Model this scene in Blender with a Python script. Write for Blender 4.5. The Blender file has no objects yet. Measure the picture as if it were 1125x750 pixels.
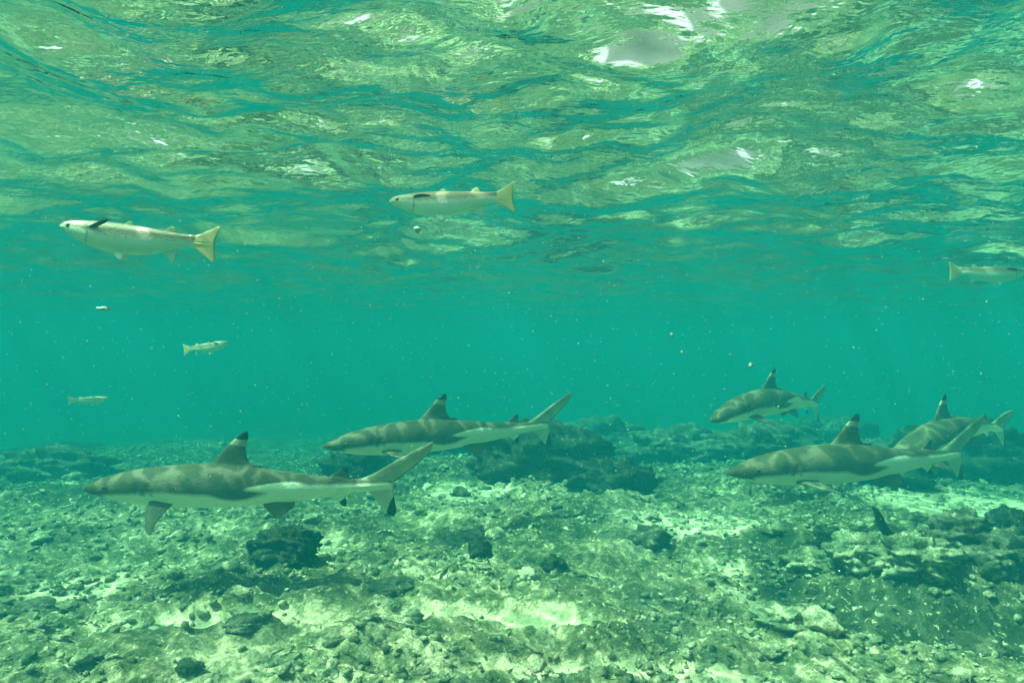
import bpy, math, random
import numpy as np
from mathutils import Vector, Matrix, Euler

random.seed(7); rng = np.random.default_rng(11)
S = bpy.context.scene
COL = S.collection

# ------------------------------------------------------------------ camera, sky, sun, exposure
CAMZ = 0.85            # metres above the seabed
F = 733.0              # focal length in pixels of the 1125 px wide photograph
HORIZON = 388.0
cam = bpy.data.cameras.new('camera'); cam.sensor_width = 36.0; cam.lens = 36.0 * F / 1125.0
cam.clip_start = 0.02; cam.clip_end = 400
co = bpy.data.objects.new('camera', cam); COL.objects.link(co)
co.location = (0, 0, CAMZ); co.rotation_euler = (math.radians(90) + math.atan((HORIZON - 375) / F), 0, 0)
S.camera = co

SUN_EL, SUN_ROT = math.radians(60), math.radians(-100)     # high, from the left
w = bpy.data.worlds.new('World'); S.world = w; w.use_nodes = True
nt = w.node_tree
sky = nt.nodes.new('ShaderNodeTexSky'); sky.sky_type = 'NISHITA'; sky.sun_disc = False
sky.sun_elevation = SUN_EL; sky.sun_rotation = SUN_ROT
bg = nt.nodes['Background']; bg.inputs['Strength'].default_value = 0.15
sky.dust_density = 4.0; sky.ozone_density = 0.3
hs = nt.nodes.new('ShaderNodeHueSaturation'); hs.inputs['Saturation'].default_value = .15     # thin white cloud veil
nt.links.new(sky.outputs[0], hs.inputs['Color']); nt.links.new(hs.outputs[0], bg.inputs['Color'])
sun = bpy.data.lights.new('sun', 'SUN'); sun.energy = 5.0; sun.angle = math.radians(0.6); sun.color = (1, .95, .80)
so = bpy.data.objects.new('sun', sun); COL.objects.link(so)
sd = Vector((math.sin(SUN_ROT) * math.cos(SUN_EL), math.cos(SUN_ROT) * math.cos(SUN_EL), math.sin(SUN_EL)))
so.rotation_euler = sd.to_track_quat('Z', 'Y').to_euler(); so.location = (-4, 0, 8)
S.view_settings.view_transform = 'Standard'; S.view_settings.look = 'None'
S.view_settings.exposure = 2.0; S.view_settings.gamma = 1.0
cy = S.cycles
cy.use_denoising = True
cy.max_bounces = 8; cy.diffuse_bounces = 3; cy.glossy_bounces = 3; cy.transparent_max_bounces = 8
cy.volume_bounces = 2; cy.transmission_bounces = 2
cy.sample_clamp_indirect = 6.0
cy.caustics_reflective = False; cy.caustics_refractive = False

# ------------------------------------------------------------------ helpers
def at(px, py, dist):
    """point seen at photograph pixel (px,py) at a depth of dist metres"""
    return Vector(((px - 562.5) / F * dist, dist, CAMZ - (py - HORIZON) / F * dist))

def tag(o, label=None, cat=None, group=None, kind=None):
    if label: o['label'] = label
    if cat: o['category'] = cat
    if group: o['group'] = group
    if kind: o['kind'] = kind
    return o

def mesh_np(name, V, Fc, mats, parent=None, smooth=True, attrs=None, fm=None):
    me = bpy.data.meshes.new(name)
    V = np.asarray(V, dtype=np.float32); n = len(V)
    if isinstance(Fc, np.ndarray):
        k = Fc.shape[1]; m = len(Fc)
        me.vertices.add(n); me.vertices.foreach_set('co', V.ravel())
        me.loops.add(m * k); me.loops.foreach_set('vertex_index', Fc.astype(np.int32).ravel())
        me.polygons.add(m); me.polygons.foreach_set('loop_start', np.arange(0, m * k, k, dtype=np.int32))
        me.update(calc_edges=True)
    else:
        me.from_pydata([tuple(v) for v in V], [], Fc)
    if not isinstance(mats, (list, tuple)): mats = [mats]
    for mm in mats: me.materials.append(mm)
    me.polygons.foreach_set('use_smooth', np.full(len(me.polygons), smooth, dtype=bool))
    if fm is not None: me.polygons.foreach_set('material_index', np.asarray(fm, dtype=np.int32))
    for k_, a in (attrs or {}).items():
        at_ = me.attributes.new(k_, 'FLOAT', 'POINT'); at_.data.foreach_set('value', np.asarray(a, dtype=np.float32))
    me.update()
    o = bpy.data.objects.new(name, me); COL.objects.link(o)
    if parent: o.parent = parent
    return o

def perlin(x, y, seed=0):
    xi = np.floor(x).astype(np.int64); yi = np.floor(y).astype(np.int64); xf = x - xi; yf = y - yi
    def g(ix, iy):
        h = (ix * 374761393 + iy * 668265263 + seed * 1442695041) & 0x7fffffff
        h = ((h ^ (h >> 13)) * 1274126177) & 0x7fffffff; h = h ^ (h >> 16)
        a = (h & 0xffff) / 65536.0 * 2 * np.pi
        return np.cos(a), np.sin(a)
    u = xf * xf * xf * (xf * (xf * 6 - 15) + 10); v = yf * yf * yf * (yf * (yf * 6 - 15) + 10)
    r = []
    for dx, dy in ((0, 0), (1, 0), (0, 1), (1, 1)):
        a, b = g(xi + dx, yi + dy); r.append(a * (xf - dx) + b * (yf - dy))
    return ((r[0] * (1 - u) + r[1] * u) * (1 - v) + (r[2] * (1 - u) + r[3] * u) * v) * 1.5
def fbm(x, y, octs, seed=0, gain=.5):
    s = 0; a = 1
    for i in range(octs):
        s = s + a * perlin(x * 2 ** i, y * 2 ** i, seed + i * 17); a *= gain
    return s
def worley(x, y, seed=0):
    xi = np.floor(x).astype(np.int64); yi = np.floor(y).astype(np.int64)
    best = np.full(x.shape, 9.0)
    for dx in (-1, 0, 1):
        for dy in (-1, 0, 1):
            ix = xi + dx; iy = yi + dy
            h = (ix * 374761393 + iy * 668265263 + seed * 97531) & 0x7fffffff
            h = ((h ^ (h >> 13)) * 1274126177) & 0x7fffffff; h = h ^ (h >> 16)
            cx = ix + (h & 0xff) / 256.0; cyy = iy + ((h >> 8) & 0xff) / 256.0
            best = np.minimum(best, (x - cx) ** 2 + (y - cyy) ** 2)
    return np.sqrt(best)
def sm(a, b, x):
    t = np.clip((x - a) / (b - a), 0, 1); return t * t * (3 - 2 * t)

class NB:
    """small node-building helper"""
    def __init__(s, name):
        s.m = bpy.data.materials.new(name); s.m.use_nodes = True; s.t = s.m.node_tree; s.t.nodes.clear()
        s.out = s.n('ShaderNodeOutputMaterial')
    def n(s, typ, ins=None, **kw):
        x = s.t.nodes.new(typ)
        for k, v in kw.items(): setattr(x, k, v)
        for k, v in (ins or {}).items():
            if isinstance(v, bpy.types.NodeSocket): s.t.links.new(v, x.inputs[k])
            else: x.inputs[k].default_value = v
        return x
    def noise(s, vec, scale, detail=4, rough=.55, dist=0.0):
        return s.n('ShaderNodeTexNoise', {'Vector': vec, 'Scale': scale, 'Detail': detail, 'Roughness': rough, 'Distortion': dist}).outputs[0]
    def ramp(s, f, stops):
        r = s.n('ShaderNodeValToRGB', {'Fac': f}); e = r.color_ramp.elements
        while len(e) < len(stops): e.new(.5)
        for q, (p, c) in zip(e, stops):
            q.position = p; q.color = (c, c, c, 1) if isinstance(c, (int, float)) else tuple(c) + (1,)
        return r.outputs[0]
    def mix(s, f, a, b, mode='MIX'):
        x = s.n('ShaderNodeMix', data_type='RGBA', blend_type=mode)
        for i, v in ((0, f), (6, a), (7, b)):
            if isinstance(v, bpy.types.NodeSocket): s.t.links.new(v, x.inputs[i])
            else: x.inputs[i].default_value = v if i == 0 else (tuple(v) + (1,) if len(v) == 3 else v)
        return x.outputs[2]
    def math(s, op, a, b=0.0):
        return s.n('ShaderNodeMath', {0: a, 1: b}, operation=op).outputs[0]
    def pos(s): return s.n('ShaderNodeNewGeometry').outputs['Position']
    def obj(s): return s.n('ShaderNodeTexCoord').outputs['Object']
    def attr(s, name): return s.n('ShaderNodeAttribute', attribute_name=name).outputs['Fac']
    def bump(s, h, strength, dist): return s.n('ShaderNodeBump', {'Height': h, 'Strength': strength, 'Distance': dist}).outputs[0]
    def end(s, color, rough=.8, bump=None, spec=.3, **extra):
        ins = {'Base Color': color if isinstance(color, bpy.types.NodeSocket) else tuple(color) + (1,), 'Roughness': rough, 'Specular IOR Level': spec}
        if bump is not None: ins['Normal'] = bump
        ins.update(extra)
        p = s.n('ShaderNodeBsdfPrincipled', ins); s.t.links.new(p.outputs[0], s.out.inputs[0]); return s.m

# ------------------------------------------------------------------ materials
def mat_reef(name, dark, mid, pale, scale=1.0, bias=0.0, use_attr=False):
    b = NB(name); p = b.pos()
    big = b.noise(p, 4.0 * scale, 4, .6)
    med = b.noise(p, 30 * scale, 6, .70, .5)
    fin = b.noise(p, 95 * scale, 3, .7)
    f = b.math('ADD', b.math('MULTIPLY', big, .5), b.math('MULTIPLY', med, .62))
    f = b.math('ADD', f, b.math('MULTIPLY', fin, .30))
    f = b.math('SUBTRACT', f, .21 - bias)
    if use_attr: f = b.math('ADD', f, b.attr('tone'))
    c = b.ramp(f, [(.30, dark), (.43, tuple(d * .6 + m * .4 for d, m in zip(dark, mid))), (.52, mid), (.66, pale), (.85, tuple(min(1, v * 1.12) for v in pale))])
    wh = b.noise(p, 52 * scale, 3, .5)
    c = b.mix(b.ramp(wh, [(.60, 0.0), (.70, .8)]), c, tuple(min(1, v * 1.2) for v in pale))
    hb = b.math('ADD', b.math('MULTIPLY', b.noise(p, 45 * scale, 5, .7, .4), 1.0), b.math('MULTIPLY', b.noise(p, 130 * scale, 3, .7), .35))
    return b.end(c, .92, b.bump(hb, 1.0, .022), .15)
M_seabed = mat_reef('seabed rubble and sand', (.07, .095, .045), (.27, .28, .14), (.74, .67, .43), use_attr=True)
M_rubble = mat_reef('broken coral', (.09, .12, .06), (.28, .31, .17), (.70, .70, .46), 1.3, .03)
M_pale = mat_reef('bleached coral stone', (.22, .22, .12), (.48, .46, .28), (.78, .74, .50), 1.6, .08)
M_dark = mat_reef('algae covered coral', (.03, .045, .025), (.07, .085, .05), (.22, .24, .15), 1.2, -.10)
M_mound = mat_reef('reef rock with turf algae', (.06, .08, .045), (.14, .16, .10), (.38, .38, .26), .8, -.07)

def mat_shark(name):
    b = NB(name); p = b.obj()
    sh = b.attr('shade'); tip = b.attr('tip')
    edge = b.math('ADD', sh, b.math('MULTIPLY', b.math('SUBTRACT', b.noise(p, 16, 4, .6), .5), .10))
    f = b.ramp(edge, [(.41, 0.0), (.57, 1.0)])
    back = b.mix(b.ramp(b.noise(p, 9, 6, .72), [(.3, 0.0), (.7, 1.0)]), (.050, .055, .030), (.150, .145, .080))
    belly = b.mix(b.noise(p, 20, 3, .5), (.78, .82, .62), (.88, .90, .72))
    c = b.mix(f, belly, back)
    t = b.math('ADD', tip, b.math('MULTIPLY', b.math('SUBTRACT', b.noise(p, 60, 3, .5), .5), .12))
    c = b.mix(b.ramp(t, [(.47, 0.0), (.55, 1.0)]), c, (.006, .007, .008))
    c = b.mix(b.attr('line'), c, (.05, .045, .03))
    return b.end(c, .62, b.bump(b.math('ADD', b.noise(p, 190, 3, .6), b.math('MULTIPLY', b.noise(p, 30, 3, .6), 1.2)), .5, .006), .22)
M_shark = mat_shark('shark skin')
def simple(name, col, rough=.5, spec=.4):
    b = NB(name); p = b.obj()
    c = b.mix(b.noise(p, 60, 3, .5), tuple(v * .8 for v in col), tuple(min(1, v * 1.15) for v in col))
    return b.end(c, rough, None, spec)
M_eye = simple('dark eye', (.012, .014, .012), .15, .6)
M_iris = simple('pale iris', (.45, .45, .30), .3)
M_irisd = simple('dull iris', (.14, .13, .07), .4)
def mat_mullet():
    b = NB('mullet scales'); p = b.obj()
    sh = b.attr('shade')
    v = b.n('ShaderNodeTexVoronoi', {'Vector': p, 'Scale': 130.0}).outputs['Distance']
    side = b.mix(b.noise(p, 40, 3, .5), (.50, .72, .60), (.66, .84, .72))
    back = b.mix(b.noise(p, 70, 4, .6), (.12, .13, .08), (.30, .27, .17))
    c = b.mix(b.ramp(b.math('ADD', sh, b.math('MULTIPLY', v, .25)), [(.60, 0.0), (.80, 1.0)]), side, back)
    c = b.mix(b.attr('tip'), c, (.03, .035, .02))
    c = b.mix(b.attr('line'), c, (.68, .62, .30))
    return b.end(c, .34, b.bump(v, .3, .002), .5)
M_mullet = mat_mullet()
M_wood = simple('waterlogged wood', (.018, .018, .013), .9, .1)
M_speck = simple('pale drifting particle', (.30, .46, .38), .6)

# ------------------------------------------------------------------ seabed
def warp(n, half, dense, c):
    t = np.linspace(-1, 1, n); k = np.arcsinh(half / dense)
    return c + dense * np.sinh(k * t)

def gauss(x, y, cx, cyy, rx, ry, ang=0.0):
    ca, sa = math.cos(ang), math.sin(ang); dx = x - cx; dy = y - cyy
    return np.exp(-(((dx * ca + dy * sa) / rx) ** 2 + ((-dx * sa + dy * ca) / ry) ** 2))
def ground_xy(px, py, h=0.0):
    d = (CAMZ - h) * F / (py - HORIZON); return (px - 562.5) / F * d, d
SAND = [(800, 625, .10, .16), (835, 650, .16, .12), (985, 697, .22, .10), (560, 690, .45, .10), (250, 690, .5, .10), (90, 640, .25, .15), (700, 740, .5, .08), (510, 545, .3, .3), (1050, 550, .7, .8), (760, 580, .5, .25), (360, 600, .12, .2)]
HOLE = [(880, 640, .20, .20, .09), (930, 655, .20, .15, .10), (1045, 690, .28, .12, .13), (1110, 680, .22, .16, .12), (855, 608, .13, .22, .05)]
RISE = [(1010, 640, .45, .26, .08), (1125, 625, .45, .35, .08), (905, 590, .4, .3, .05), (300, 625, .16, .16, .04), (630, 560, .9, .9, .05), (150, 560, .7, .5, .05)]
def height(x, y):
    h = .05 * fbm(x * .8 + 3, y * .8, 3, 5) + .030 * fbm(x * 3.1, y * 3.1, 3, 9)
    k = 1 - np.abs(fbm(x * 7, y * 7, 2, 21)); h = h + .026 * (k - .6)
    h = h + .018 * (1 - np.clip(worley(x * 11 + .3 * perlin(x * 20, y * 20, 4), y * 11, 3) * 1.3, 0, 1)) * (0.5 + sm(-.2, .3, perlin(x * 2, y * 2, 31)))
    h = h + .012 * (1 - np.clip(worley(x * 26, y * 26, 8) * 1.3, 0, 1)) + .010 * fbm(x * 24, y * 24, 3, 40, .6)
    flat = 0
    for px, py, rx, ry in SAND:
        gx, gy = ground_xy(px, py); flat = np.maximum(flat, gauss(x, y, gx, gy, rx, ry))
    h = h * (1 - .72 * sm(.35, .8, flat))
    for px, py, rx, ry, a in HOLE:
        gx, gy = ground_xy(px, py); h = h - a * gauss(x, y, gx, gy, rx, ry)
    for px, py, rx, ry, a in RISE:
        gx, gy = ground_xy(px, py); h = h + a * gauss(x, y, gx, gy, rx, ry)
    h = h + .12 * sm(.4, 1.0, perlin(x * .35, y * .35, 77) + .5) * sm(3.5, 7, y) * .8
    r = np.sqrt(x * x + y * y)
    return h - .085 * np.clip(r - 4.6, 0, 12) - .01 * np.clip(r - 16, 0, 60)
def tone(x, y):
    t = .10 * fbm(x * 1.5, y * 1.5, 3, 55) - .02
    for px, py, rx, ry in SAND:
        gx, gy = ground_xy(px, py); t = t + .26 * sm(.25, .8, gauss(x, y, gx, gy, rx, ry) + .15 * perlin(x * 9, y * 9, 3))
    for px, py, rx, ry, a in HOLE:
        gx, gy = ground_xy(px, py); t = t - .22 * gauss(x, y, gx, gy, rx, ry)  # hollows also darkened in colour, for algae and overhang shade
    sand = 0
    for px, py, rx, ry in SAND[-4:]:
        gx, gy = ground_xy(px, py); sand = np.maximum(sand, gauss(x, y, gx, gy, rx, ry))
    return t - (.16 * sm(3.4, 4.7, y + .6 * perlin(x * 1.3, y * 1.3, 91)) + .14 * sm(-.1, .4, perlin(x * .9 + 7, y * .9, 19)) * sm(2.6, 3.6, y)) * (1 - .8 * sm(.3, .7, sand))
def grid(xs, ys):
    X, Y = np.meshgrid(xs, ys); nx, ny = len(xs), len(ys)
    i = np.arange(ny - 1)[:, None] * nx + np.arange(nx - 1)[None, :]
    Q = np.stack([i, i + 1, i + nx + 1, i + nx], -1).reshape(-1, 4)
    return X, Y, Q
xs = warp(840, 60, 1.6, 0.1); ys = warp(840, 60, 1.3, 2.2)
X, Y, Q = grid(xs, ys)
Z = height(X, Y)
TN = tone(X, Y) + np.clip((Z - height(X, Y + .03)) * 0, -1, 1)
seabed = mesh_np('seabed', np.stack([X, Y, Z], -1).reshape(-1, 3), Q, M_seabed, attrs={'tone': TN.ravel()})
tag(seabed, kind='structure')
def H(x, y): return float(height(np.array([x], dtype=float), np.array([y], dtype=float))[0])

# ------------------------------------------------------------------ water surface
SURF = CAMZ + .43
def mat_water():
    b = NB('rippled water surface'); p = b.pos()
    mp = b.n('ShaderNodeMapping', {'Vector': p, 'Scale': (.8, 1.3, 1)}).outputs[0]
    hb = b.math('ADD', b.math('MULTIPLY', b.noise(mp, 8, 4, .52, .3), 1.0), b.math('MULTIPLY', b.noise(mp, 34, 3, .55, .4), .12))
    nrm = b.bump(hb, 1.0, .012)
    fr = b.n('ShaderNodeFresnel', {'IOR': 1.333, 'Normal': nrm}).outputs[0]
    # sun dapples painted into the transparency colour: bright net, dim cells, broad patches
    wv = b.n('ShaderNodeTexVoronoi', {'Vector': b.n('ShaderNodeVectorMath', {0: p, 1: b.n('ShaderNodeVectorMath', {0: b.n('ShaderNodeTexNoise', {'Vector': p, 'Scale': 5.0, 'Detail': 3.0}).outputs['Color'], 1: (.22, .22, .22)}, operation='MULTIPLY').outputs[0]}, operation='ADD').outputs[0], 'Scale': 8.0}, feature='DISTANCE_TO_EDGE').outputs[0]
    caustic_paint = b.ramp(wv, [(0.0, (1, 1, .94)), (.05, (1, 1, .94)), (.09, (.33, .40, .31)), (.5, (.11, .20, .13))])
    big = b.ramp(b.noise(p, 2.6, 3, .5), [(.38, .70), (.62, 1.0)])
    tc = b.mix(1.0, b.mix(1.0, caustic_paint, big, 'MULTIPLY'), (.95, 1, .90), 'MULTIPLY')
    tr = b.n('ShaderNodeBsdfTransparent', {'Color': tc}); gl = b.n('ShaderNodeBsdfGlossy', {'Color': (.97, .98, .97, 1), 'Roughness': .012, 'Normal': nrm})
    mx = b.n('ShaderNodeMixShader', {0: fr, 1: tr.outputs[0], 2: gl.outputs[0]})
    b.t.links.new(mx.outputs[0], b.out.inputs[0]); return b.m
xs = warp(620, 60, 1.2, 0.0); ys = warp(620, 60, 1.0, 1.0)
X, Y, Q = grid(xs, ys)
r = np.sqrt(X ** 2 + (Y - 1) ** 2); fade = 1 / (1 + (r / 14) ** 2)
wx = X + .12 * fbm(X * 1.2, Y * 1.2, 2, 61); wy = Y + .12 * fbm(X * 1.2, Y * 1.2, 2, 71)
Zs = .046 * perlin(wx * .9, wy * 1.5, 2) + .035 * fbm(wx * 2.0 + wy * .5, wy * 3.2, 2, 12) + .012 * fbm(wx * 6 - wy, wy * 9, 3, 15, .5)
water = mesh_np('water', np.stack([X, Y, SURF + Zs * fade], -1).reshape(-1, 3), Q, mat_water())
tag(water, kind='structure')

# ------------------------------------------------------------------ loose coral rubble on the seabed
def ico(sub):
    import bmesh
    bm = bmesh.new(); bmesh.ops.create_icosphere(bm, subdivisions=sub, radius=1)
    V = np.array([v.co[:] for v in bm.verts]); T = np.array([[v.index for v in f.verts] for f in bm.faces]); bm.free(); return V, T
ICO = {s: ico(s) for s in (1, 2, 3, 4, 5)}
def lumpy(sub, seed, amp=.35, fr=1.5, octs=3):
    V, T = ICO[sub]; d = 0; a = amp
    for i in range(octs):
        f = fr * 2 ** i
        d = d + a * (perlin(V[:, 0] * f + V[:, 2] * f * .7, V[:, 1] * f + V[:, 2] * f * 1.3, seed + i * 5) + .5 * perlin(V[:, 2] * f * 1.1 + 5, V[:, 0] * f, seed + 50 + i)); a *= .55
    return V * (1 + d)[:, None], T
def finger(seed, n=5, knobs=2):
    r_ = np.random.default_rng(seed); V = []; T = []
    pts = np.cumsum(r_.normal(0, .16, (n, 3)) + np.array([.5, 0, 0]), 0); pts -= pts.mean(0)
    k = 5
    for i in range(n):
        rad = .26 * (1 - .5 * i / n) * (1 + r_.normal(0, .12))
        for j in range(k):
            a = 2 * math.pi * j / k; V.append(pts[i] + np.array([0, math.cos(a) * rad, math.sin(a) * rad]))
    for i in range(n - 1):
        for j in range(k):
            a, b_, c, d = i * k + j, i * k + (j + 1) % k, (i + 1) * k + (j + 1) % k, (i + 1) * k + j
            T += [[a, b_, c], [a, c, d]]
    for e, o_ in ((0, 1), (n - 1, 0)):
        V.append(pts[e] + (np.array([-.12, 0, 0]) if e == 0 else np.array([.12, 0, 0]))); ci = len(V) - 1
        for j in range(k): T.append([e * k + j, e * k + (j + 1) % k, ci] if e else [e * k + (j + 1) % k, e * k + j, ci])
    return np.array(V), np.array(T)
PROTO = [lumpy(1, s, .40, 1.2, 1) for s in range(5)] + [finger(s) for s in range(6)] + [lumpy(2, 90 + s, .4, 1.3, 2) for s in range(2)]
def rotm(e): return np.array(Euler(e).to_matrix())
N = 21000
Vs = []; Ts = []; off = 0
yy = 1.0 + 7.0 * rng.random(N * 2) ** 1.25; xx = (rng.random(N * 2) * 2 - 1) * (yy * .85 + .5)
keep = rng.random(N * 2) < np.clip(.6 + 1.3 * perlin(xx * 1.7, yy * 1.7, 44), .08, 1)
xx, yy = xx[keep][:N], yy[keep][:N]
hz = height(xx, yy)
for i in range(len(xx)):
    V, T = PROTO[int(rng.integers(0, len(PROTO)))]
    s = float(np.clip(rng.lognormal(-4.75, .40), .0045, .020))
    if yy[i] > 4: s *= 1.5
    sc = s * np.array([rng.uniform(.8, 1.5), rng.uniform(.7, 1.2), rng.uniform(.5, .95)])
    Vs.append((V * sc) @ rotm(rng.uniform(-.5, .5, 3) + np.array([0, 0, rng.uniform(0, 6)])).T + np.array([xx[i], yy[i], hz[i] + s * .3]))
    Ts.append(T + off); off += len(V)
rub = mesh_np('coral_rubble', np.concatenate(Vs), np.concatenate(Ts), M_rubble, parent=seabed)
tag(rub, kind='stuff')
# larger stones that can be told apart: parts of the seabed, meshes shared
PM = []
for s in range(10):
    V, T = lumpy(3, 200 + s, .42, 1.3, 3)
    o = mesh_np('tmp', V, T, M_pale if s % 3 == 0 else M_rubble if s % 3 == 1 or s < 6 else M_mound); PM.append(o.data); bpy.data.objects.remove(o)
for s in range(5):
    V, T = finger(300 + s, 7)
    o = mesh_np('tmp', V, T, M_pale if s % 2 else M_rubble); PM.append(o.data); bpy.data.objects.remove(o)
cnt = 0
while cnt < 280:
    y = 1.25 + 3.9 * random.random() ** 1.1; x = random.uniform(-1, 1) * (y * .80)
    if perlin(np.array([x * 1.7]), np.array([y * 1.7]), 44)[0] < -.12 and random.random() < .6: continue
    me = random.choice(PM); o = bpy.data.objects.new('coral_stone', me); COL.objects.link(o); o.parent = seabed
    s = random.uniform(.014, .034) * (1 if y < 3 else 1.4)
    o.scale = (s * random.uniform(.9, 1.5), s * random.uniform(.8, 1.1), s * random.uniform(.5, .8))
    o.rotation_euler = (random.uniform(-.3, .3), random.uniform(-.3, .3), random.uniform(0, 6.28)); o.location = (x, y, H(x, y) + s * .22); cnt += 1

# ------------------------------------------------------------------ coral heads, boulders and mounds (things)
def boulder(name, px, py, wpx, hpx, mat, label, cat, group=None, dist=None, sub=5, seed=0, depth=.9, amp=.22, fr=1.6, tilt=0, rough=1.0):
    """a lump whose foot sits on the seabed at photograph row py; wpx, hpx = visible size"""
    if dist is None: dist = CAMZ * F / (py - HORIZON)
    x = (px - 562.5) / F * dist; y = dist
    rx = wpx / 2 / F * dist; hz_ = hpx / F * dist
    V, T = lumpy(sub, seed, amp, fr, 5)
    n = V / np.linalg.norm(V, axis=1)[:, None]
    wv_ = worley(n[:, 0] * 6 + n[:, 2] * 3 + seed, n[:, 1] * 6 - n[:, 2] * 4, seed)
    V = V + n * ((.5 - wv_) * .14 * rough)[:, None]
    fl = fbm(n[:, 0] * 16 + n[:, 2] * 11, n[:, 1] * 16 + n[:, 2] * 7, 3, seed + 7); V = V + n * (fl * .05 * rough)[:, None]
    V = V * np.array([rx, rx * depth, hz_ * .72])
    if tilt: V = V @ np.array(Euler((0, tilt, 0)).to_matrix()).T
    o = mesh_np(name, V, T, mat); o.location = (x, y + rx * depth * .5, H(x, y) + hz_ * .20); o.rotation_euler.z = seed
    o.rotation_euler.z = 0
    return tag(o, label, cat, group)
G1 = 'rounded coral heads standing on the rubble'
boulder('coral_head', 308, 632, 74, 34, M_dark, 'dark round coral head on the rubble below the tail of the nearest shark', 'coral', G1, seed=3, amp=.34)
boulder('coral_head', 527, 617, 26, 20, M_dark, 'small dark coral head in the middle of the rubble flat, left of its twin', 'coral', G1, seed=4, sub=4)
boulder('coral_head', 609, 627, 28, 20, M_dark, 'small dark coral head in the middle of the rubble flat, right of its twin', 'coral', G1, seed=5, sub=4)
boulder('coral_head', 1110, 618, 40, 30, M_dark, 'dark coral head on the ledge at the right edge of the picture', 'coral', G1, seed=6, sub=4)
boulder('coral_head', 1032, 636, 26, 24, M_dark, 'dark coral knob on the crest of the right hand ledge', 'coral', G1, seed=7, sub=4)
boulder('coral_head', 715, 608, 46, 22, M_mound, 'flat dark coral head beside the pale sand gully', 'coral', G1, seed=8, sub=4)
boulder('coral_head', 34, 668, 50, 16, M_mound, 'low algae covered coral lump at the left edge of the seabed', 'coral', G1, seed=9, sub=5, amp=.15)
boulder('coral_head', 268, 716, 46, 14, M_mound, 'low brown coral lump on the bright sand at the bottom left', 'coral', G1, seed=10, sub=5, amp=.15)
boulder('coral_head', 430, 672, 50, 14, M_mound, 'low dark lump in the shade of the nearest shark', 'coral', G1, seed=12, sub=5, amp=.15)
G2 = 'large reef mounds behind the sharks'
boulder('reef_mound', 594, 554, 144, 62, M_dark, 'large dark rounded reef mound right of the middle shark tail', 'reef mound', G2, seed=21, dist=4.2, depth=.6, amp=.28)
boulder('reef_mound', 672, 572, 80, 38, M_dark, 'smaller dark reef mound in front of the large rounded mound', 'reef mound', G2, seed=22, dist=3.8, depth=.7, amp=.3)
boulder('reef_mound', 390, 538, 70, 38, M_dark, 'dark reef mound just behind the tail of the nearest shark', 'reef mound', G2, seed=23, dist=4.5)
boulder('reef_mound', 970, 548, 110, 38, M_dark, 'low dark reef mound under the front shark at right', 'reef mound', G2, seed=28, dist=4.3, amp=.3)
boulder('reef_mound', 1080, 535, 130, 60, M_dark, 'broad dark reef mound at the right edge behind the tails', 'reef mound', G2, seed=27, dist=4.8, amp=.3)
boulder('reef_mound', 40, 548, 120, 34, M_mound, 'low reef mound at the left edge beyond the nearest shark nose', 'reef mound', G2, seed=29, dist=5.0, amp=.3)
boulder('reef_mound', 470, 506, 90, 30, M_dark, 'faint low reef mound under the middle shark', 'reef mound', G2, seed=31, dist=6.2, amp=.3)
rs = random.Random(5)
ORD = 'first second third fourth fifth sixth seventh eighth ninth tenth eleventh twelfth thirteenth fourteenth fifteenth sixteenth'.split()
for i in range(16):
    px = 640 + i * 32 + rs.uniform(-10, 10); d = rs.uniform(5.4, 7.6)
    boulder('reef_mound', px, 0, rs.uniform(70, 120), rs.uniform(24, 42), M_mound, 'hazy dark mound, %s from the left in the reef line behind the right sharks' % ORD[i], 'reef mound', 'mounds of the far reef line', seed=60 + i, dist=d, sub=5, amp=.28, fr=1.4, rough=.4)
for i in range(2):
    px = 0 + i * 60 + rs.uniform(-14, 14); d = rs.uniform(6.0, 8.0)
    boulder('reef_mound', px, 0, rs.uniform(70, 120), rs.uniform(10, 18), M_dark, 'faint low coral mound, %s from the left in the haze behind the nearest shark' % ORD[i], 'reef mound', 'mounds of the far reef line at left', seed=90 + i, dist=d, sub=4, amp=.28, fr=1.4, rough=.4)
G3 = 'rocks of the right hand ledge'
boulder('ledge_rock', 1012, 652, 84, 34, M_rubble, 'knobbly middle rock of the right foreground ledge with a dark hollow below it', 'rock', G3, seed=41, depth=.8, amp=.3)
boulder('ledge_rock', 1066, 640, 72, 36, M_mound, 'tallest rock of the right foreground ledge, below the far right shark', 'rock', G3, seed=46, depth=.8, amp=.32)
boulder('ledge_rock', 1120, 655, 84, 40, M_mound, 'knobbly ledge rock cut by the right edge of the picture', 'rock', G3, seed=42, depth=.8, amp=.3)
boulder('ledge_rock', 955, 636, 70, 28, M_rubble, 'low rock of the right ledge, left of its dark hollow', 'rock', G3, seed=47, depth=.8, amp=.3)
boulder('ledge_rock', 897, 622, 70, 24, M_rubble, 'flatter ledge rock at the head of the dark hollow beside the sand gully', 'rock', G3, seed=43, depth=.8, amp=.3)
boulder('ledge_rock', 860, 690, 64, 20, M_rubble, 'low rubble covered rock in front of the sand gully', 'rock', G3, seed=44, depth=.8, amp=.3)
boulder('ledge_rock', 1080, 716, 60, 22, M_mound, 'small dark rock on the sand at the bottom right', 'rock', G3, seed=45, sub=4)
boulder('pale_stone', 905, 697, 42, 20, M_pale, 'pale slanting slab of dead coral in front of the dark hollow', 'stone', seed=51, sub=4, tilt=.5)
boulder('pale_stone', 580, 635, 24, 13, M_pale, 'small white stone in the middle of the rubble flat', 'stone', seed=52, sub=4)
boulder('pale_stone', 452, 705, 24, 14, M_pale, 'pale stone on bright sand low in the middle of the picture', 'stone', seed=53, sub=4)

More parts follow.
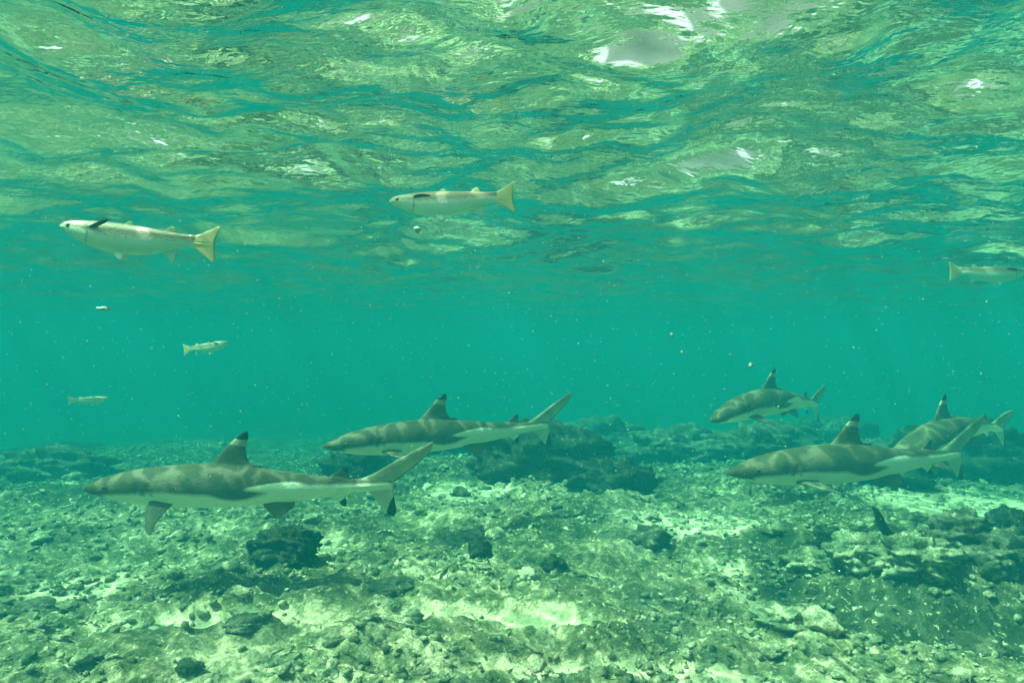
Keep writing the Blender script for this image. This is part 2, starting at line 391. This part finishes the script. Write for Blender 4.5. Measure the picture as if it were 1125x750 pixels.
# sunken stick
def tube(pts, rads, k=10):
    V = []; Fq = []
    for i, (p, r_) in enumerate(zip(pts, rads)):
        p = Vector(p); d = (Vector(pts[min(i + 1, len(pts) - 1)]) - Vector(pts[max(i - 1, 0)])).normalized()
        a = d.orthogonal().normalized(); b_ = d.cross(a)
        for j in range(k):
            t = 2 * math.pi * j / k; V.append(p + a * math.cos(t) * r_ + b_ * math.sin(t) * r_)
    for i in range(len(pts) - 1):
        for j in range(k): Fq.append((i * k + j, i * k + (j + 1) % k, (i + 1) * k + (j + 1) % k, (i + 1) * k + j))
    Fq.append(tuple(range(k))[::-1]); Fq.append(tuple((len(pts) - 1) * k + j for j in range(k)))
    return V, Fq
ds = min(np.linspace(2.45, 3.2, 40), key=lambda d: abs(HORIZON + F * (CAMZ - H((984 - 562.5) / F * d, d)) / d - 604))
a0 = Vector(((984 - 562.5) / F * ds, ds, H((984 - 562.5) / F * ds, ds))); a1 = a0 + Vector((-.10, -.02, .165))
pts = [a0.lerp(a1, t) + Vector((.004 * math.sin(t * 9), 0, .003 * math.sin(t * 7))) for t in np.linspace(-.2, 1, 9)]
V, Fq = tube(pts, [.020, .020, .019, .018, .017, .016, .015, .013, .006])
tag(mesh_np('stick', V, Fq, M_wood), 'short dark stick poking up slantwise from the right hand ledge', 'stick')

# ------------------------------------------------------------------ fish and sharks
def catmull(xs_, ys_, x):
    xs_ = np.array(xs_, float); ys_ = np.array(ys_, float); m = np.gradient(ys_, xs_)
    x = np.clip(x, xs_[0], xs_[-1]); i = np.clip(np.searchsorted(xs_, x) - 1, 0, len(xs_) - 2)
    h = xs_[i + 1] - xs_[i]; t = (x - xs_[i]) / h
    return (2 * t ** 3 - 3 * t ** 2 + 1) * ys_[i] + (t ** 3 - 2 * t ** 2 + t) * h * m[i] + (-2 * t ** 3 + 3 * t ** 2) * ys_[i + 1] + (t ** 3 - t ** 2) * h * m[i + 1]

class Body:
    def __init__(s): s.V = []; s.F = []; s.sh = []; s.tip = []; s.ln = []; s.n = 0
    def add(s, V, F, sh, tip, ln=None):
        V = np.asarray(V, float); s.V.append(V); s.F += [tuple(int(q) + s.n for q in f) for f in F]
        s.sh.append(np.broadcast_to(sh, (len(V),)).astype(float)); s.tip.append(np.broadcast_to(tip, (len(V),)).astype(float))
        s.ln.append(np.broadcast_to(0 if ln is None else ln, (len(V),)).astype(float)); s.n += len(V)
    def fin(s, LE, TE, org, ex, ez, thick, shade, tipfn=None, line=0.0, ns=26, nc=14, flare=2.2, curl=0.0):
        """LE, TE: matched 2-D points root to tip in the plane (ex, ez) from org; thick = half thickness at the root"""
        LE = np.array(LE, float); TE = np.array(TE, float); k = np.linspace(0, 1, len(LE)); t = np.linspace(0, 1, ns) ** .85
        L = np.stack([catmull(k, LE[:, 0], t), catmull(k, LE[:, 1], t)], -1); R = np.stack([catmull(k, TE[:, 0], t), catmull(k, TE[:, 1], t)], -1)
        ex = np.array(ex, float); ez = np.array(ez, float); en = np.cross(ex, ez); en /= np.linalg.norm(en); org = np.array(org, float)
        c = np.concatenate([np.linspace(0, 1, nc) ** 1.4, np.linspace(1, 0, nc)[1:-1] ** 1.4]); sg = np.array([1] * nc + [-1] * (nc - 2)); m = len(c)
        th = np.sqrt(np.clip(c, 0, 1)) * (1 - c) * 2.2 + .02 * (c > 0) * (c < 1)
        V = []; tp = []
        for i in range(ns):
            q = L[i][None] * (1 - c)[:, None] + R[i][None] * c[:, None]
            tk = thick * ((1 - t[i]) * .85 + .15 + flare * math.exp(-t[i] * 22)) * (1 if i < ns - 1 else .3)
            V.append(org + q[:, :1] * ex + q[:, 1:] * ez + (sg * th * tk + curl * t[i] ** 2)[:, None] * en)
            tp.append(np.array([tipfn(t[i], cc) if tipfn else 0 for cc in c]))
        F = [(i * m + j, i * m + (j + 1) % m, (i + 1) * m + (j + 1) % m, (i + 1) * m + j) for i in range(ns - 1) for j in range(m)]
        F.append(tuple((ns - 1) * m + j for j in range(m)))
        sh_ = np.concatenate([np.array([shade(t[i], q_) for q_ in c]) for i in range(ns)]) if callable(shade) else shade
        s.add(np.concatenate(V), F, sh_, np.concatenate(tp), line)
    def make(s, name, mat, bend, parent):
        V = np.concatenate(s.V); V = bend(V)
        return mesh_np(name, V, s.F, mat, parent=parent, attrs={'shade': np.concatenate(s.sh), 'tip': np.concatenate(s.tip), 'line': np.concatenate(s.ln)})

def bender(amp, phase, quad, vb=0.0):
    # the spine swings sideways: little at the head, most at the tail
    def f(V):
        V = V.copy(); u = V[:, 0]
        V[:, 2] -= vb * (u - .45) ** 2
        a = lambda u_: amp * (.12 + .9 * np.clip(u_, 0, 1.3) ** 1.6) * np.sin(phase + u_ * 4.2) + quad * (u_ - .4) ** 2 * np.sign(u_ - .4)
        y0 = a(u); d = (a(u + .01) - a(u - .01)) / .02; nn = 1 / np.sqrt(1 + d * d)
        x = u - V[:, 1] * d * nn; V[:, 1] = y0 + V[:, 1] * nn; V[:, 0] = x; return V
    return f

def make_shark(label, nose, yaw, pitch, TL, amp=.03, phase=0.0, quad=0.0, roll=0.0, pec=(1.0, 1.0), vb=0.0, shear=0.0):
    """body unit length 1 = snout to root of tail; local -X is forward"""
    root = bpy.data.objects.new('shark', None); COL.objects.link(root); root.empty_display_size = .1
    tag(root, label, 'shark', 'blacktip reef sharks cruising left over the reef')
    B = Body()
    U = [0, .012, .035, .087, .18, .288, .427, .567, .706, .83, .92, 1.0, 1.05]
    TOP = [.002, .012, .020, .041, .064, .077, .084, .072, .050, .033, .023, .021, .016]
    BOT = [-.002, -.012, -.021, -.038, -.058, -.070, -.074, -.069, -.056, -.040, -.027, -.024, -.018]
    WID = [.001, .018, .031, .046, .062, .071, .073, .062, .044, .027, .018, .012, .005]
    TOP, BOT, WID = [[v * .95 for v in q_] for q_ in (TOP, BOT, WID)]
    nr, nc = 130, 64
    u = np.concatenate([np.linspace(0, .10, 30)[:-1] ** 1.0, np.linspace(.10, 1.05, nr - 29)]); u[:8] = np.linspace(0, 1, 8) ** 2 * u[8] * .9
    top, bot, wd = catmull(U, TOP, u), catmull(U, BOT, u), np.maximum(catmull(U, WID, u), .0008)
    th = np.linspace(0, 2 * math.pi, nc, endpoint=False)
    V = []; sh = []; ln = []
    for i in range(len(u)):
        c, s_ = np.cos(th), np.sin(th); zc = (top[i] + bot[i]) / 2 + .0; h = (top[i] - bot[i]) / 2
        e = .92
        yv = wd[i] * np.sign(c) * np.abs(c) ** e; zv = zc + h * np.sign(s_) * np.abs(s_) ** (1.0 if u[i] > .1 else .9)
        if u[i] > .85: yv = yv * (1 + .35 * np.exp(-(s_ / .35) ** 2) * min(1, (u[i] - .85) / .1))   # tail keel
        # gill slits and mouth groove
        lnv = np.zeros(nc)
        for gx in (.205, .218, .231, .244, .256):
            g = np.exp(-((u[i] - gx + .012 * s_) / .0034) ** 2) * sm(-.38, -.28, s_) * (1 - sm(.22, .34, s_)); lnv = np.maximum(lnv, .95 * g); yv = yv * (1 - .05 * g)
        mz = -.52 - (u[i] - .06) * 4.5
        mo = np.exp(-((s_ - mz) / .10) ** 2) * sm(.028, .04, u[i]) * (1 - sm(.085, .10, u[i])); lnv = np.maximum(lnv, .95 * mo); yv = yv * (1 - .06 * mo)
        V.append(np.stack([np.full(nc, u[i]), yv, zv], -1))
        # countershading line with the pale wedge running forward on the flank
        zz = zv / .075
        line_h = -.18 + .30 * sm(.45, .80, u[i]) - .35 * sm(.42, .54, u[i]) * (1 - sm(.56, .70, u[i])) - .20 * (1 - sm(.0, .14, u[i])) + .1 * sm(.1, .3, u[i]) * (1 - sm(.3, .42, u[i]))
        line_h = line_h * (1 if u[i] < .7 else 1 - .5 * (u[i] - .7) / .35)
        s1 = .5 + (zz - line_h) * .9
        # slanting pale band above the dark flank streak
        up = .05 + (.62 - u[i]) * .0
        band = np.exp(-((zz - (-.02 + (u[i] - .5) * .9)) / .16) ** 2) * sm(.43, .55, u[i]) * (1 - sm(.66, .78, u[i]))
        s1 = s1 - .62 * band * sm(.47, .62, u[i])
        sh.append(np.clip(s1, 0, 1)); ln.append(lnv)
    n = len(u)
    Fb = [(i * nc + j, (i + 1) * nc + j, (i + 1) * nc + (j + 1) % nc, i * nc + (j + 1) % nc) for i in range(n - 1) for j in range(nc)]
    Fb.append(tuple(range(nc))); Fb.append(tuple((n - 1) * nc + j for j in range(nc))[::-1])
    B.add(np.concatenate(V), Fb, np.concatenate(sh), 0.0, np.concatenate(ln))
    X_, Y_, Z_ = (1, 0, 0), (0, 1, 0), (0, 0, 1)
    # first dorsal fin
    B.fin([(.415, .070), (.450, .098), (.487, .138), (.520, .170), (.540, .186), (.551, .190)], [(.585, .062), (.563, .085), (.553, .112), (.553, .145), (.560, .172), (.558, .188)], (0, 0, 0), X_, Z_, .0115, lambda t, c: .95 - .435 * sm(.34, .46, t - .1 * c),
          lambda t, c: .5 + 6 * (t - .14 * c - .56))
    B.fin([(.545, .066), (.575, .074), (.602, .072)], [(.585, .058), (.600, .062), (.609, .068)], (0, 0, 0), X_, Z_, .003, .95, None, ns=8)
    # second dorsal
    B.fin([(.835, .028), (.862, .048), (.885, .060), (.893, .064)], [(.915, .020), (.902, .034), (.899, .050), (.900, .063)], (0, 0, 0), X_, Z_, .005, .95, lambda t, c: sm(.35, .7, t))
    B.fin([(.890, .024), (.915, .030), (.938, .031)], [(.91, .020), (.925, .025), (.941, .029)], (0, 0, 0), X_, Z_, .002, .95, None, ns=8)
    # anal fin
    B.fin([(.835, -.034), (.862, -.052), (.880, -.068), (.888, -.074)], [(.910, -.022), (.896, -.034), (.895, -.052), (.897, -.072)], (0, 0, 0), X_, Z_, .005, .2, lambda t, c: sm(.3, .6, t))
    # tail: upper lobe, then lower lobe
    B.fin([(.935, .018), (.985, .038), (1.05, .074), (1.12, .112), (1.17, .136), (1.190, .146)], [(1.030, -.018), (1.058, .008), (1.098, .038), (1.145, .074), (1.182, .110), (1.195, .143)], (0, 0, 0), X_, Z_, .0085, lambda t, c: .535 - .03 * c,
          lambda t, c: sm(.88, .98, c) * .9 * sm(.10, .2, t), flare=.8, ns=34)
    0 and B.fin([(1.135, .092), (1.155, .096), (1.172, .106), (1.180, .120)], [(1.145, .078), (1.168, .080), (1.188, .100), (1.190, .118)], (0, 0, 0), X_, Z_, .002, .62, None, ns=8, flare=0)
    B.fin([(.965, -.018), (.990, -.045), (1.018, -.080), (1.040, -.104), (1.050, -.110)], [(1.055, .012), (1.058, -.020), (1.060, -.052), (1.066, -.090), (1.060, -.112)], (0, 0, 0), X_, Z_, .0075, .47,
          lambda t, c: .5 + 6 * (t + .25 * c - .66), flare=.8)
    # pectoral and pelvic fins on both sides
    for sgn in (-1, 1):
        k_ = pec[0] if sgn < 0 else pec[1]
        dip = math.radians(8 + 50 * k_)
        ez = (.0, sgn * math.cos(dip), -math.sin(dip))
        hh = lambda P: [(a_ - shear * b_, b_) for a_, b_ in P]
        B.fin(hh([(.245, 0), (.275, .050), (.318, .105), (.352, .142), (.370, .152)]), hh([(.335, -.004), (.338, .030), (.345, .080), (.362, .125), (.376, .149)]), (0, sgn * .045, -.040), (1, 0, 0), [.75 * q_ for q_ in ez], .0075, .56,
              lambda t, c: sm(.86, 1.0, t), flare=1.2, curl=.0)
        ez2 = (0, sgn * math.cos(math.radians(55)), -math.sin(math.radians(55)))
        B.fin([(.615, 0), (.640, .026), (.668, .045), (.680, .048)], [(.715, -.004), (.712, .016), (.702, .036), (.690, .047)], (0, sgn * .020, -.056), X_, ez2, .0045, .66, lambda t, c: sm(.70, .95, t))
    bend = bender(amp, phase, quad, vb)
    B.make('body', M_shark, bend, root)
    for sgn in (-1, 1):
        ep = bend(np.array([[.098, sgn * .0475, .006]]))[0]
        Ve, Te = ICO[3]
        e = mesh_np('eye', Ve * np.array([.0078, .0035, .0066]) + ep, Te, M_eye, parent=root)
        ring = mesh_np('iris', Ve * np.array([.0105, .0024, .0092]) + ep, Te, M_irisd, parent=e)
    k = TL / 1.192
    root.scale = (k, k, k)
    root.rotation_mode = 'XYZ'
    root.matrix_world = Matrix.Translation(nose) @ Euler((roll, 0, yaw)).to_matrix().to_4x4() @ Euler((0, pitch, 0)).to_matrix().to_4x4() @ Matrix.Scale(k, 4)
    return root
R = math.radians
# yaw > 0 turns the tail away from the camera; pitch > 0 puts the nose up
make_shark('nearest shark, at left, seen broadside low over the rubble', at(92, 535, 2.25), R(3), R(0), 1.17, amp=.018, phase=2.2, pec=(.95, .5), shear=.6)
make_shark('middle shark, smaller, swimming left above the tail of the nearest shark', at(355, 490, 2.95), R(17), R(-3.5), 1.20, amp=.03, phase=2.0, pec=(.25, .1))
make_shark('front shark at right, crossing in front of another shark with its tail', at(799, 519, 2.75), R(13), R(-2), 1.33, amp=.035, phase=2.6, quad=-.03, pec=(.2, .1))
make_shark('rightmost shark, half hidden, its head and belly behind the tail of the front one', at(960, 510, 3.15), R(25), R(-14), 1.22, amp=.04, phase=3.0, quad=.0, pec=(.8, .2), vb=.42)
make_shark('farthest shark, hazy, partly turned towards the camera, above the front shark at right', at(781, 453, 3.5), R(36), R(-4), 1.20, amp=.05, phase=2.6, quad=-.04, pec=(.5, .3), vb=.22)

def make_mullet(label, nose, yaw, pitch, L, pec_up=True, faint=False, phase=0.0):
    root = bpy.data.objects.new('mullet', None); COL.objects.link(root); root.empty_display_size = .05
    tag(root, label, 'fish', 'mullet swimming under the water surface')
    B = Body()
    U = [0, .02, .06, .15, .28, .42, .56, .70, .80, .86]
    TOP = [.0, .020, .036, .050, .060, .060, .054, .044, .038, .040]
    BOT = [-.004, -.024, -.050, -.090, -.126, -.136, -.122, -.080, -.050, -.050]
    WID = [.004, .022, .034, .050, .058, .056, .046, .028, .013, .003]
    nc = 40; u = np.concatenate([np.linspace(0, 1, 12) ** 2 * .06, np.linspace(.065, .86, 150)])
    top, bot, wd = catmull(U, TOP, u), catmull(U, BOT, u), np.maximum(catmull(U, WID, u), .002)
    th = np.linspace(0, 2 * math.pi, nc, endpoint=False); V = []; sh = []; tp_ = []
    for i in range(len(u)):
        c, s_ = np.cos(th), np.sin(th)
        zv = (top[i] + bot[i]) / 2 + (top[i] - bot[i]) / 2 * s_
        V.append(np.stack([np.full(nc, u[i]), wd[i] * c, zv], -1)); sh.append(.5 + s_ * .42); tp_.append(.45 * np.exp(-((u[i] - .165 - .035 * np.sqrt(np.clip(1 - s_ ** 2, 0, 1))) / .006) ** 2) + .5 * np.exp(-((s_ + .25 + (u[i] - .02) * 8) / .12) ** 2) * (u[i] < .045))
    n = len(u)
    F = [(i * nc + j, (i + 1) * nc + j, (i + 1) * nc + (j + 1) % nc, i * nc + (j + 1) % nc) for i in range(n - 1) for j in range(nc)]
    F.append(tuple(range(nc))); F.append(tuple((n - 1) * nc + j for j in range(nc))[::-1])
    B.add(np.concatenate(V), F, np.concatenate(sh), np.concatenate(tp_))
    X_, Z_ = (1, 0, 0), (0, 0, 1)
    # tail, nearly straight-edged fan
    B.fin([(.80, -.008), (.815, .028), (.87, .050), (.93, .082), (.99, .118)], [(.984, -.012), (.984, .015), (.986, .045), (.992, .080), (1.0, .114)], (0, 0, -.004), X_, Z_, .005, .3, None, line=.9, flare=.3, ns=14)
    B.fin([(.80, .008), (.815, -.030), (.87, -.052), (.93, -.086), (.985, -.122)], [(.984, .012), (.984, -.015), (.985, -.045), (.990, -.082), (.996, -.118)], (0, 0, -.004), X_, Z_, .005, .3, None, line=.9, flare=.3, ns=14)
    B.fin([(.38, .048), (.405, .070), (.425, .082)], [(.46, .048), (.452, .060), (.440, .078)], (0, 0, 0), X_, Z_, .003, .55, None, line=.15, ns=10)   # first dorsal
    B.fin([(.64, .036), (.665, .062), (.690, .080)], [(.735, .026), (.722, .045), (.712, .076)], (0, 0, 0), X_, Z_, .003, .55, None, line=.5, ns=10)    # second dorsal
    B.fin([(.62, -.070), (.665, -.105), (.72, -.150)], [(.76, -.052), (.745, -.095), (.735, -.146)], (0, 0, 0), X_, Z_, .003, .1, None, ns=10)          # anal
    for sg in (-1, 1):
        B.fin([(.34, 0), (.375, .035), (.405, .062)], [(.42, 0), (.425, .026), (.425, .058)], (0, sg * .02, -.120), X_, (0, sg * .4, -.9), .003, .1, None, ns=10)
        if pec_up: ez = (.0, sg * .75, .66); LE = [(.20, 0), (.245, .030), (.30, .062), (.34, .080)]; TE = [(.245, -.006), (.28, .018), (.325, .048), (.35, .074)]
        else: ez = (0, sg * .2, .97); LE = [(.20, .012), (.24, .022), (.29, .020), (.335, .008)]; TE = [(.205, -.012), (.24, -.020), (.29, -.014), (.335, .002)]
        B.fin(LE, TE, (0, sg * .050, .012), X_, ez, .004, .8, lambda t, c: 1.0, ns=12)
    bend = bender(.02, phase, 0)
    B.make('body', M_mullet, bend, root)
    for sg in (-1, 1):
        ep = bend(np.array([[.068, sg * .034, .004]]))[0]; Ve, Te = ICO[2]
        e = mesh_np('eye', Ve * np.array([.012, .006, .012]) + ep, Te, M_eye, parent=root)
        mesh_np('iris', Ve * np.array([.017, .004, .017]) + ep, Te, M_iris, parent=e)
    root.matrix_world = Matrix.Translation(nose) @ Euler((0, 0, yaw)).to_matrix().to_4x4() @ Euler((0, pitch, 0)).to_matrix().to_4x4() @ Matrix.Scale(L, 4)
    return root
make_mullet('silvery mullet at upper left with dark side fin raised and yellow tail', at(64, 247, 1.30), R(4), R(6.5), .305, True, phase=.5)
make_mullet('silvery mullet near the top middle with dark side fin flat and broad yellow tail', at(427, 220, 1.30), R(2), R(-2.5), .247, False, phase=1.4)
make_mullet('small far mullet heading right, upper one of the two at left', at(252, 376, 3.2), R(180 - 8), R(8), .245, True)
make_mullet('tiny faint mullet heading right, lower one of the two at left', at(120, 437, 3.6), R(180 + 5), R(3), .21, True)
make_mullet('faint mullet hugging the ripples at the right edge, yellow tail to the left', at(1131, 298, 2.9), R(180 + 4), R(0), .36, False)

# drifting matter
for px, py, d, s, lb in ((458, 252, .9, .0045, 'small round blob drifting below the top middle mullet'), (825, 401, .95, .0032, 'faint round blob drifting above the farthest shark'),
                      (738, 368, 1.0, .0026, 'bright white speck, upper of two drifting in open water'), (749, 387, 1.0, .0022, 'dim white speck, lower of two drifting in open water'), (113, 339, 1.6, .009, 'pale reddish scrap drifting at the left, above the two small mullets')):
    V, T = lumpy(3, int(px), .42, 1.3, 3)
    o = mesh_np('drifting_speck', V * np.array([s * (1.6 if px == 113 else 1), s, s * (.5 if px == 113 else 1)]), T, M_speck); o.location = at(px, py, d)
    tag(o, lb, 'particle', 'larger scraps drifting in the water')
V0, T0 = ICO[1]; Vs = []; Ts = []
for i in range(3200):
    d = .5 + 4.5 * random.random() ** .8; x = random.uniform(-.9, .9) * d; z = random.uniform(CAMZ - .35, SURF - .03)
    s = random.choice([.0005, .0007, .0009, .0012]) * (.6 + .3 * d)
    Vs.append(V0 * s + np.array([x, d, z])); Ts.append(T0 + 12 * i)
M_plankton = simple('plankton', (.5, .55, .48), .6)
tag(mesh_np('plankton', np.concatenate(Vs), np.concatenate(Ts), M_plankton), 'fine white specks of plankton floating all through the water', 'plankton', kind='stuff')

# ------------------------------------------------------------------ the water body: closed box round everything
hz_v = [(x, y, z) for x in (-75, 75) for y in (-75, 80) for z in (-3.2, SURF + .10)]
hz_f = [(0, 1, 3, 2), (4, 6, 7, 5), (0, 4, 5, 1), (2, 3, 7, 6), (0, 2, 6, 4), (1, 5, 7, 3)]
b = NB('turbid green water')
DENS = .49
pv = b.n('ShaderNodeVolumePrincipled', {'Color': (.0036, .084, .110, 1), 'Absorption Color': (.13, .60, .53, 1), 'Density': DENS, 'Anisotropy': .0})
b.t.links.new(pv.outputs[0], b.out.inputs['Volume'])
tag(mesh_np('haze', hz_v, hz_f, b.m, smooth=False), kind='stuff')
